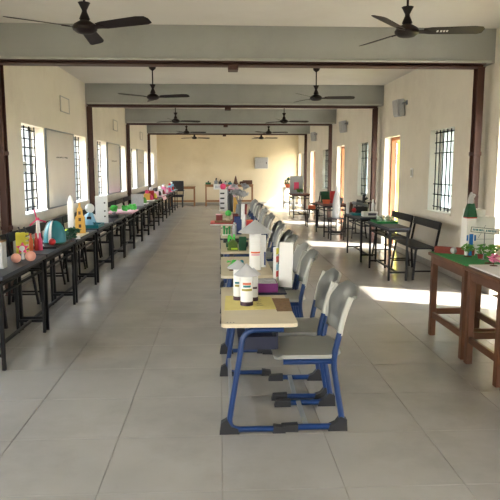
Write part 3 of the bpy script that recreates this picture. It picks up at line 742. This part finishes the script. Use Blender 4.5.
t = thing('card_building', 'white card building stack behind the tower with blue door', 'building model', (2.33, 5.22, zg), 0)
MB().b2(-.125, .12, -.08, .08, 0, .33, .003).build('body', 'paper', t)
MB().b2(-.12, .03, -.07, .07, .33, .395, .004).build('upper_block', 'paper', t)
MB().box((0, -.081, .20), (.003, .002, .13), (0, .5, 0)).b2(-.11, .11, -.0815, -.08, .13, .133).build('seam', 'grey', t)
t = thing('name_sign', 'long white signboard with green rim on a thin pole', 'sign', (2.20, 4.80, zg), 0)
MB().cyl((0, 0, 0), (0, 0, .24), .004, n=8).lathe((0, 0, 0), [(.02, 0), (.018, .005)], 12).build('pole', 'grey', t)
sb = MB().box((0, 0, .245), (.24, .006, .042), (0, .10, 0), .002).build('signboard', 'paper', t)
rm = MB()
for z_ in (-.02, .02): rm.box((0+z_*.1, -.005, .245+z_), (.24, .004, .004), (0, .10, 0))
for x_ in (-.119, .119): rm.box((x_, -.005, .245-.1*x_), (.004, .004, .042), (0, .10, 0))
rm.build('rim', 'dark_green', sb)
lt = MB(); rr = random.Random(9); x_ = -.10
while x_ < .10:
    w_ = rr.uniform(.008, .014)
    if abs(x_) > .006: lt.box((x_, -.004, .245-.1*x_), (w_*.7, .002, .016), (0, .10, 0)); 
    x_ += w_+.002
lt.build('lettering', 'teal', sb)
t = thing('yellow_model_house', 'pale yellow box house model right of the small trees', 'building model', (2.34, 4.66, zg), -.1)
MB().b2(-.075, .075, -.06, .06, 0, .12, .003).build('body', 'desk_top', t)
MB().prism([(-.075, 0), (-.02, 0), (-.03, .115), (-.06, .115)], (0, -.063, .0), (1, 0, 0), (0, 0, 1), .006).build('side_panel', 'olive', t)
MB().b2(-.08, .08, -.065, .065, .12, .13, .002).build('roof', 'yellow_paper', t)
plant('model_tree', 'small green model tree in red pot beside the brick wall', (2.20, 4.86, zg), 'leaf', .13, 12, 'brick_red', .03, 3)
plant('model_tree', 'taller green model tree in front of yellow house', (2.16, 4.60, zg), 'leaf', .16, 14, None, .045, 5)
plant('model_tree', 'pale green model shrub left of the signpost', (2.14, 4.97, zg), 'leaf', .11, 12, None, .04, 6)
one('white_base_sheet', MB().box((0, 0, .006), (.46, .80, .012), None, .002), 'paper', 'white foam sheet on the middle and nearest brown wooden tables', 'sheet', (2.19, 4.13, ZT))
plant('model_tree', 'small pink model tree on the white foam sheet', (2.13, 4.46, ZT+.012), 'pink', .09, 12, None, .035, 8)
plant('model_tree', 'green model tree at right edge of white foam sheet', (2.22, 4.40, ZT+.012), 'leaf', .13, 12, None, .035, 11)

# ---------------------------------------------------------------- left row models
H = .74
def onL(x, y): return (x, y, H)
t = thing('grey_display_board', 'grey speckled box standing at the left frame edge', 'display board', onL(-1.80, 4.86), 0)
MB().b2(-.12, .04, -.05, .05, 0, .215, .003).build('body', 'grey_card', t); MB().b2(-.122, .042, -.052, .052, .215, .228, .002).build('lid', 'brown_mat', t)
t = thing('pink_ball_toy', 'pair of flesh pink balls on the nearest left desk', 'toy', onL(-1.72, 5.16))
for x_, y_, r_ in ((-.04, -.04, .042), (.055, .05, .046)): MB().ball((x_, y_, r_), r_, 18).build('ball', 'skin_pink', t)
t = thing('pink_star_toy', 'small pink star with white centre above the flesh pink balls', 'toy', onL(-1.77, 5.33))
MB().cyl((0, 0, 0), (0, 0, .08), .012).build('stand', 'paper', t)
st_ = []
for k in range(10): a = PI/2+k*PI/5; q = .055 if k % 2 == 0 else .028; st_.append((q*math.cos(a), q*math.sin(a)))
MB().prism(st_, (0, 0, .10), (1, 0, 0), (0, 0, 1), .02).build('star', 'hot_pink', t)
MB().cyl((0, -.02, .10), (0, -.008, .10), .024).build('eye', 'paper', t)
t = thing('yellow_slotted_box', 'upright yellow box with side slots on second left desk', 'box', onL(-1.90, 5.72), .2)
bo = MB().b2(-.055, .03, -.03, .03, 0, .20, .003)
for k in range(5): bo.b2(.03, .058, -.03, .03, .005+.042*k, .025+.042*k)
bo.build('body', 'yellow', t)
for x_ in (-.02, .03): MB().box((x_, 0, .225), (.014, .02, .06), (0, -.3, 0)).build('lever', 'black', t)
t = thing('red_bottle_set', 'red and orange toy bottles beside the yellow slotted box', 'toy', onL(-1.84, 5.90))
for k, (x_, c) in enumerate(((-.035, 'orange'), (.015, 'red'), (.05, 'hot_pink'))): MB().lathe((x_, .01*k, 0), [(.022, 0), (.022, .10), (.01, .13), (.01, .17)], 12).build('bottle', c, t)
t = thing('toy_windmill', 'white turbine model with three pink blades by left window', 'windmill model', (-1.86, 6.10, H+.022))
MB().lathe((0, 0, 0), [(.05, 0), (.045, .01), (.026, .012), (.016, .27)], 16).build('tower', 'paper', t)
MB().cyl((0, -.035, .275), (0, .02, .275), .013).build('hub', 'hot_pink', t)
for k in range(3):
    a = PI/2+.25+k*2*PI/3; MB().prism([(.01, -.006), (.095, -.011), (.10, .004), (.01, .006)], (0, -.03, .275), (math.cos(a), 0, math.sin(a)), (-math.sin(a), 0, math.cos(a)), .004).build('blade', 'hot_pink', t)
one('dark_model_tray', MB().b2(-.14, .14, -.28, .28, 0, .022, .004), 'black', 'low black tray base on the second left desk', 'tray', onL(-1.80, 5.98+.30))
zt = H+.022
t = thing('blue_dome_model', 'large teal open dome model on the black tray', 'dome model', (-1.75, 6.30, zt))
def dome(u, v):
    a = -2.9+u*4.0; b = v*1.45; return Vector((.115*math.cos(a)*math.cos(b)**.8, .115*math.sin(a)*math.cos(b)**.8, .015+.225*math.sin(b)))
MB().sheet(dome, 20, 10, .006).build('shell', 'teal', t)
def strip(u, v):
    a = -1.9+.28*u; b = v*1.4; return Vector((.1175*math.cos(a)*math.cos(b)**.8, .1175*math.sin(a)*math.cos(b)**.8, .018+.226*math.sin(b)))
MB().sheet(strip, 4, 10, -.004).build('white_stripe', 'paper', t)
def rim(u, v):
    a = -2.95+.2*u; b = v*1.4; return Vector((.1185*math.cos(a)*math.cos(b)**.8, .1185*math.sin(a)*math.cos(b)**.8, .018+.226*math.sin(b)))
MB().sheet(rim, 4, 10, -.004).build('rim', 'paper', t)
MB().lathe((0, 0, 0), [(.10, 0), (.11, .02), (.06, .03)], 20).build('base', 'dark_green', t)
one('red_ball', MB().ball((0, 0, .036), .036, 16), 'red', 'red ball in front of the teal dome', 'ball', (-1.73, 6.12, zt))
for k, (x_, y_, s_, lb_) in enumerate(((-1.90, 6.02, .8, 'green model shrub beside the red toy bottles'), (-1.67, 6.65, 1.0, 'dark green model bush behind the teal dome'), (-1.72, 7.0, 1.2, 'dark green model bush with white card on third left desk'), (-1.665, 6.38, .9, 'small green model shrub at front edge of second left desk'), (-1.73, 6.86, 1.2, 'big dark green model bush at near end of third left desk'), (-1.89, 6.69, 1.3, 'bushy green model behind the teal dome near wall'))):
    zz = zt if k in (0, 3) and y_ > 5.99 and y_ < 6.56 else H
    plant('model_shrub', lb_, (x_, y_, zz), 'dark_green' if k else 'leaf', .10*s_, 12, None, .045*s_, 20+k)
one('white_card', MB().box((0, 0, .02), (.05, .01, .04), None, .001), 'paper', 'tiny white card in front of the green bushes', 'card', onL(-1.64, 6.85), .2)
t = thing('card_runway', 'cream card strip lying on the third left desk', 'card', onL(-1.71, 7.25))
MB().box((0, 0, .008), (.12, .42, .016), None, .002).build('strip', 'desk_top', t)
t = thing('lime_table_model', 'tiny lime topped table model by the gold tower', 'model', onL(-1.82, 7.12)); MB().lathe((0, 0, .06), [(.045, 0), (.04, .02), (.02, .03)], 14).build('top', 'lime', t); MB().cyl((0, 0, 0), (0, 0, .06), .006).build('stem', 'black', t)
t = thing('gold_tower_model', 'golden tiered tower cut-out on the third left desk', 'tower model', onL(-1.72, 7.32)); 
t.location.z = H+.016
MB().prism([(-.06, 0), (.06, 0), (.055, .20), (.035, .22), (.03, .30), (.012, .32), (.010, .37), (-.010, .37), (-.012, .32), (-.03, .30), (-.035, .22), (-.055, .20)], (0, 0, 0), (1, 0, 0), (0, 0, 1), .035).build('body', 'gold', t)
for z_ in (.09, .17, .25): MB().b2(-.015, .015, -.02, -.0175, z_-.02, z_+.02).build('window_mark', 'brown', t)
one('white_pillar_model', MB().box((0, 0, .20), (.07, .06, .40), None, .006).lathe((0, 0, .40), [(.035, 0), (.02, .05), (.002, .08)], 14), 'paper', 'tall white pillar left of the golden tower', 'model', onL(-1.86, 7.45))
t = thing('teal_tray', 'teal tray on the fourth left desk', 'tray', onL(-1.80, 8.25))
MB().b2(-.13, .15, -.2, .2, 0, .02, .004).b2(-.13, .15, -.2, -.185, .02, .045).b2(-.13, .15, .185, .2, .02, .045).b2(-.13, -.115, -.185, .185, .02, .045).b2(.135, .15, -.185, .185, .02, .045).build('tray', 'teal', t)
t = thing('robot_figure', 'pale blue and white figure standing in the teal tray', 'figure model', (-1.80, 8.25, H+.0205))
MB().lathe((0, 0, 0), [(.08, 0), (.085, .08), (.05, .16), (.03, .18)], 16).build('body', 'sky', t)
MB().ball((0, 0, .24), .065, 16).build('head', 'paper', t)
for s in (-1, 1): MB().cyl((s*.05, 0, .15), (s*.11, -.03, .05), .018).build('arm', 'paper', t)
MB().b2(-.03, .03, -.08, -.06, .09, .13, .004).build('chest_panel', 'black', t)
plant('model_shrub', 'green shrub at foot of the pale blue figure', (-1.71, 8.11, H+.0205), 'teal', .06, 8, None, .024, 31)
t = thing('white_door_board', 'tall white upright board with three knobs on left desks', 'board', onL(-1.76, 8.86), 0)
MB().b2(-.09, .09, -.02, .02, 0, .40, .004).build('board', 'paper', t)
for z_ in (.10, .18, .30): MB().cyl((.05, -.03, z_), (.05, -.02, z_), .012).build('knob', 'black', t)
t = thing('black_gadget', 'black gadget at the front of the fifth left desk', 'model', onL(-1.76, 9.85)); MB().b2(-.08, .08, -.06, .06, 0, .05, .01).build('body', 'black', t); MB().cyl((0, 0, .05), (0, 0, .08), .03).build('dial', 'grey', t)
t = thing('pink_board', 'pale pink flat board spanning the sixth left desk', 'board', onL(-1.79, 11.0)); MB().b2(-.25, .22, -.42, .42, 0, .025, .004).build('board', 'pale_pink', t)
for k, (x_, y_) in enumerate(((-1.92, 10.75), (-1.70, 10.78), (-1.64, 11.15))):
    t = thing('green_ball', '%s bright green leafy ball on the pink board' % ('left', 'middle', 'rear')[k], 'model plant', (x_, y_, H+.025)); rr = random.Random(k+50)
    bb = MB()
    for q in range(26): a = rr.uniform(0, 6.28); z_ = rr.uniform(.03, .10); bb.ball((.06*math.cos(a)*rr.random(), .06*math.sin(a)*rr.random(), z_), .028, 8)
    bb.build('foliage', 'bright_green', t)
t = thing('grey_laptop', 'pale grey panel standing open on the eighth left desk', 'laptop', onL(-1.75, 12.6), .15)
MB().b2(-.14, .14, -.10, .10, 0, .016, .003).build('base', 'grey', t); MB().box((0, .10, .135), (.26, .012, .26), (-.12, 0, 0), .004).build('screen', 'grey_card', t)
for i, (yy, m1, m2, lb_) in enumerate(((13.6, 'teal', 'leaf', 'teal'), (14.9, 'gold', 'hot_pink', 'gold'), (15.8, 'red', 'yellow', 'red'), (17.0, 'pale_pink', 'black', 'pale pink'), (18.1, 'paper', 'dark_red', 'white'), (19.2, 'pink', 'paper', 'pink'), (20.4, 'pink', 'hot_pink', 'deep pink'), (21.6, 'sky', 'red', 'sky blue'), (22.3, 'sky', 'black', 'light blue'))):
    t = thing('craft_model', '%s craft model with stacked shapes, far part of left row' % lb_, 'craft model', (-1.80, yy, H+(.0105 if 16.7 < yy < 17.9 else 0)))
    MB().b2(-.15, .15, -.2, .2, 0, .02, .004).build('base', m1 if i > 1 else 'paper', t)
    MB().b2(-.10, .05, -.10, .05, .02, .14+.04*(i % 3), .008).build('block', m1, t)
    MB().lathe((.07, 0, .02), [(.05, 0), (.055, .06), (.02, .13)], 14).build('cone', m2, t)
    MB().ball((-.03, -.02, .18+.04*(i % 3)), .05, 12).build('ball', m2 if i % 2 else 'paper', t)
one('pink_cloth', MB().sheet(lambda u, v: Vector((-.17+.40*u+(0 if u < .85 else 0), -.5+1.0*v, .006-.10*max(0, u-.9)/.1+.003*math.sin(9*v))), 14, 16, .003), 'pale_pink', 'pale pink cloth over a far left desk', 'cloth', onL(-1.83, 17.0+.30))

# ---------------------------------------------------------------- right desks models
t = thing('green_tray', 'green tray with clear cups on the nearest right dark desk', 'tray', (2.45, 8.72, H))
MB().b2(-.16, .15, -.20, .20, 0, .012, .003).b2(-.16, .15, -.20, -.19, .012, .03).b2(-.16, .15, .19, .20, .012, .03).b2(-.16, -.15, -.19, .19, .012, .03).b2(.14, .15, -.19, .19, .012, .03).build('tray', 'green', t)
k = 0
for x_ in (2.37, 2.45, 2.53):
    for y_ in (8.62, 8.82):
        k += 1
        one('clear_cup', MB().lathe((0, 0, 0), [(.022, 0), (.03, .09), (.028, .09), (.020, .004)], 14), 'clear', 'clear cup in the green tray, %s row, %s' % ('front' if y_ < 8.7 else 'rear', ('left', 'middle', 'right')[[2.37, 2.45, 2.53].index(x_)]), 'cup', (x_, y_, H+.012), 0, 'clear cups in the green tray')
t = thing('black_machine_model', 'black machine with raised arm on right desk', 'machine model', (2.42, 10.15, H))
MB().b2(-.16, .16, -.12, .12, 0, .04, .01).build('base', 'teal', t)
MB().b2(-.10, .12, -.08, .08, .04, .15, .02).build('body', 'black', t)
MB().box((0, 0, .19), (.26, .14, .05), (0, .2, .3), .012).build('wing', 'grey', t)
MB().tube([(.05, 0, .15), (.06, 0, .26), (.12, -.02, .30)], .022, 8, .02).cyl((.06, 0, .22), (.06, 0, .36), .025).build('arm', 'black', t)
MB().ball((-.12, -.06, .09), .04).build('red_head', 'red', t)
t = thing('white_label_box', 'low white box with dark label beside black machine', 'box', (2.52, 9.86, H)); MB().b2(-.13, .12, -.08, .08, 0, .08, .004).build('body', 'paper', t); MB().b2(-.05, .09, -.083, -.08, .02, .06).build('label', 'ink', t)
t = thing('white_bottle_rack', 'white upright bottle beside the black machine', 'bottle', (2.60, 9.99, H)); MB().lathe((0, 0, 0), [(.03, 0), (.03, .2), (.012, .24), (.012, .28)], 14).build('body', 'paper', t)
t = thing('wire_frame_model', 'pale wire crane model leaning right behind the white box', 'model', (2.60, 10.42, H)); MB().tube([(0, 0, 0), (-.05, 0, .25), (.12, 0, .22)], .010, 6).tube([(.03, 0, 0), (.0, 0, .24)], .008, 6).build('frame', 'pale_plastic', t); MB().box((.12, 0, .22), (.05, .03, .02), None, .004).build('tip', 'brown', t)
for k, (x_, c, lb_) in enumerate(((2.30, 'paper', 'white'), (2.36, 'brown', 'brown'), (2.42, 'grey_card', 'grey'))):
    one('standing_book', MB().box((0, 0, .10), (.03, .14, .20), (0, .12 if k else .0, 0), .003), c, '%s book leaning upright on right dark desk behind the machine' % lb_, 'book', (x_-.02, 10.52, H-.0+.002*k))
t = thing('orange_basket', 'round orange basket on the maroon desk', 'basket', (2.42, 13.45, H)); MB().lathe((0, 0, 0), [(.07, 0), (.10, .09), (.095, .09), (.06, .01)], 18).build('basket', 'orange', t); MB().tube([(-.09, 0, .08), (-.05, 0, .2), (.05, 0, .2), (.09, 0, .08)], .008, 8, .05).build('handle', 'dark_green', t)
one('red_folder', MB().box((0, 0, .14), (.13, .03, .28), (-.1, 0, 0), .004), 'red', 'upright red orange folder on the maroon desk', 'folder', (2.60, 13.62, H))
one('dark_board_model', MB().box((0, 0, .13), (.20, .03, .26), (-.1, 0, 0), .004), 'dark_green', 'dark green board standing behind orange basket', 'board', (2.48, 13.95, H))
t = thing('grey_pot', 'small dark grey pot on right of the maroon desk', 'pot', (2.77, 13.6, H)); MB().lathe((0, 0, 0), [(.05, 0), (.07, .07), (.06, .12), (.065, .13)], 16).build('pot', 'grey', t)
t = thing('wrapped_tower', 'tall grey translucent wrapped spire on stool by maroon desk', 'tower model', (2.52, 12.75, .47))
MB().lathe((0, 0, 0), [(.09, 0), (.085, .35), (.06, .48), (.03, .6), (.004, .72)], 14).build('body', 'cone_card', t)
t = thing('pink_display_board', 'pale display board with pink picture on far right desk', 'display board', (2.42, 18.85, H))
MB().b2(-.21, .21, -.012, .012, 0, .56, .004).build('board', 'cone_card', t); MB().b2(-.08, .08, -.016, -.012, .12, .36).build('pink_picture', 'hot_pink', t)
plant('toy_plant', 'leafy green model in front of pale display board', (2.50, 18.62, H), 'leaf', .16, 14, None, .08, 40)
one('orange_block', MB().b2(-.09, .09, -.05, .05, 0, .10, .01), 'orange', 'orange box on the stool behind the maroon desk', 'box', (2.42, 15.6, .47))
t = thing('potted_plant', 'dark leafy plant in orange pot on the far corner table', 'potted plant', (2.60, 22.8, .8)); MB().lathe((0, 0, 0), [(.08, 0), (.12, .14), (.11, .14)], 16).build('pot', 'orange', t)
lf = MB(); rr = random.Random(77)
for k in range(40): a = rr.uniform(0, 6.28); lf.box((.13*rr.random()*math.cos(a), .13*rr.random()*math.sin(a), rr.uniform(.14, .36)), (.09, .045, .004), (rr.uniform(-1, 1), rr.uniform(-1, 1), a))
lf.build('leaves', 'dark_green', t)
# ---------------------------------------------------------------- far end tables
HB = .88
for k, (x_, w_, h_, c, lb_) in enumerate(((-.5, .22, .14, 'dark_green', 'dark green'), (-.18, .14, .26, 'grey', 'grey'), (.0, .16, .20, 'black', 'black'), (.20, .16, .14, 'foil', 'silver'), (.39, .16, .13, 'teal', 'teal'))):
    t = thing('machine_model', 'small %s machine model on the far wall table' % lb_, 'machine model', (x_, 24.5, HB))
    MB().b2(-w_/2, w_/2, -.08, .08, 0, h_*.6, .01).build('body', c, t); MB().cyl((0, 0, h_*.6), (.02, 0, h_), .03).build('top', 'black', t)
t = thing('dark_cone_model', 'dark brown pointed cone model on far wall table', 'cone model', (.63, 24.5, HB)); MB().lathe((0, 0, 0), [(.11, 0), (.07, .12), (.03, .3), (.004, .36)], 18).build('cone', 'brown', t); MB().lathe((0, 0, 0), [(.13, 0), (.13, .02)], 18).build('base', 'brown', t)
one('brown_bundle', MB().b2(-.32, .20, -.12, .12, 0, .12, .03).cyl((-.2, 0, .13), (.2, 0, .13), .04), 'brown', 'long dark brown bundle at right end of far wall table', 'model', (1.22-.10, 24.6, HB))
t = thing('hanging_poster', 'white sheet with blue symbol hanging from far table front', 'poster', (-.13, 24.28, HB))
MB().box((0, -.006, -.09), (.30, .004, .22), None, 0).b2(-.15, .15, -.008, .1, .0, .004).build('sheet', 'paper', t); MB().tube([(-.07, -.011, -.15), (-.07, -.011, -.05), (-.02, -.011, -.05), (-.02, -.011, -.15)], .008, 4).tube([(.03, -.011, -.15), (.03, -.011, -.05), (.08, -.011, -.05), (.08, -.011, -.15)], .008, 4).build('symbol', 'dark_blue', t)
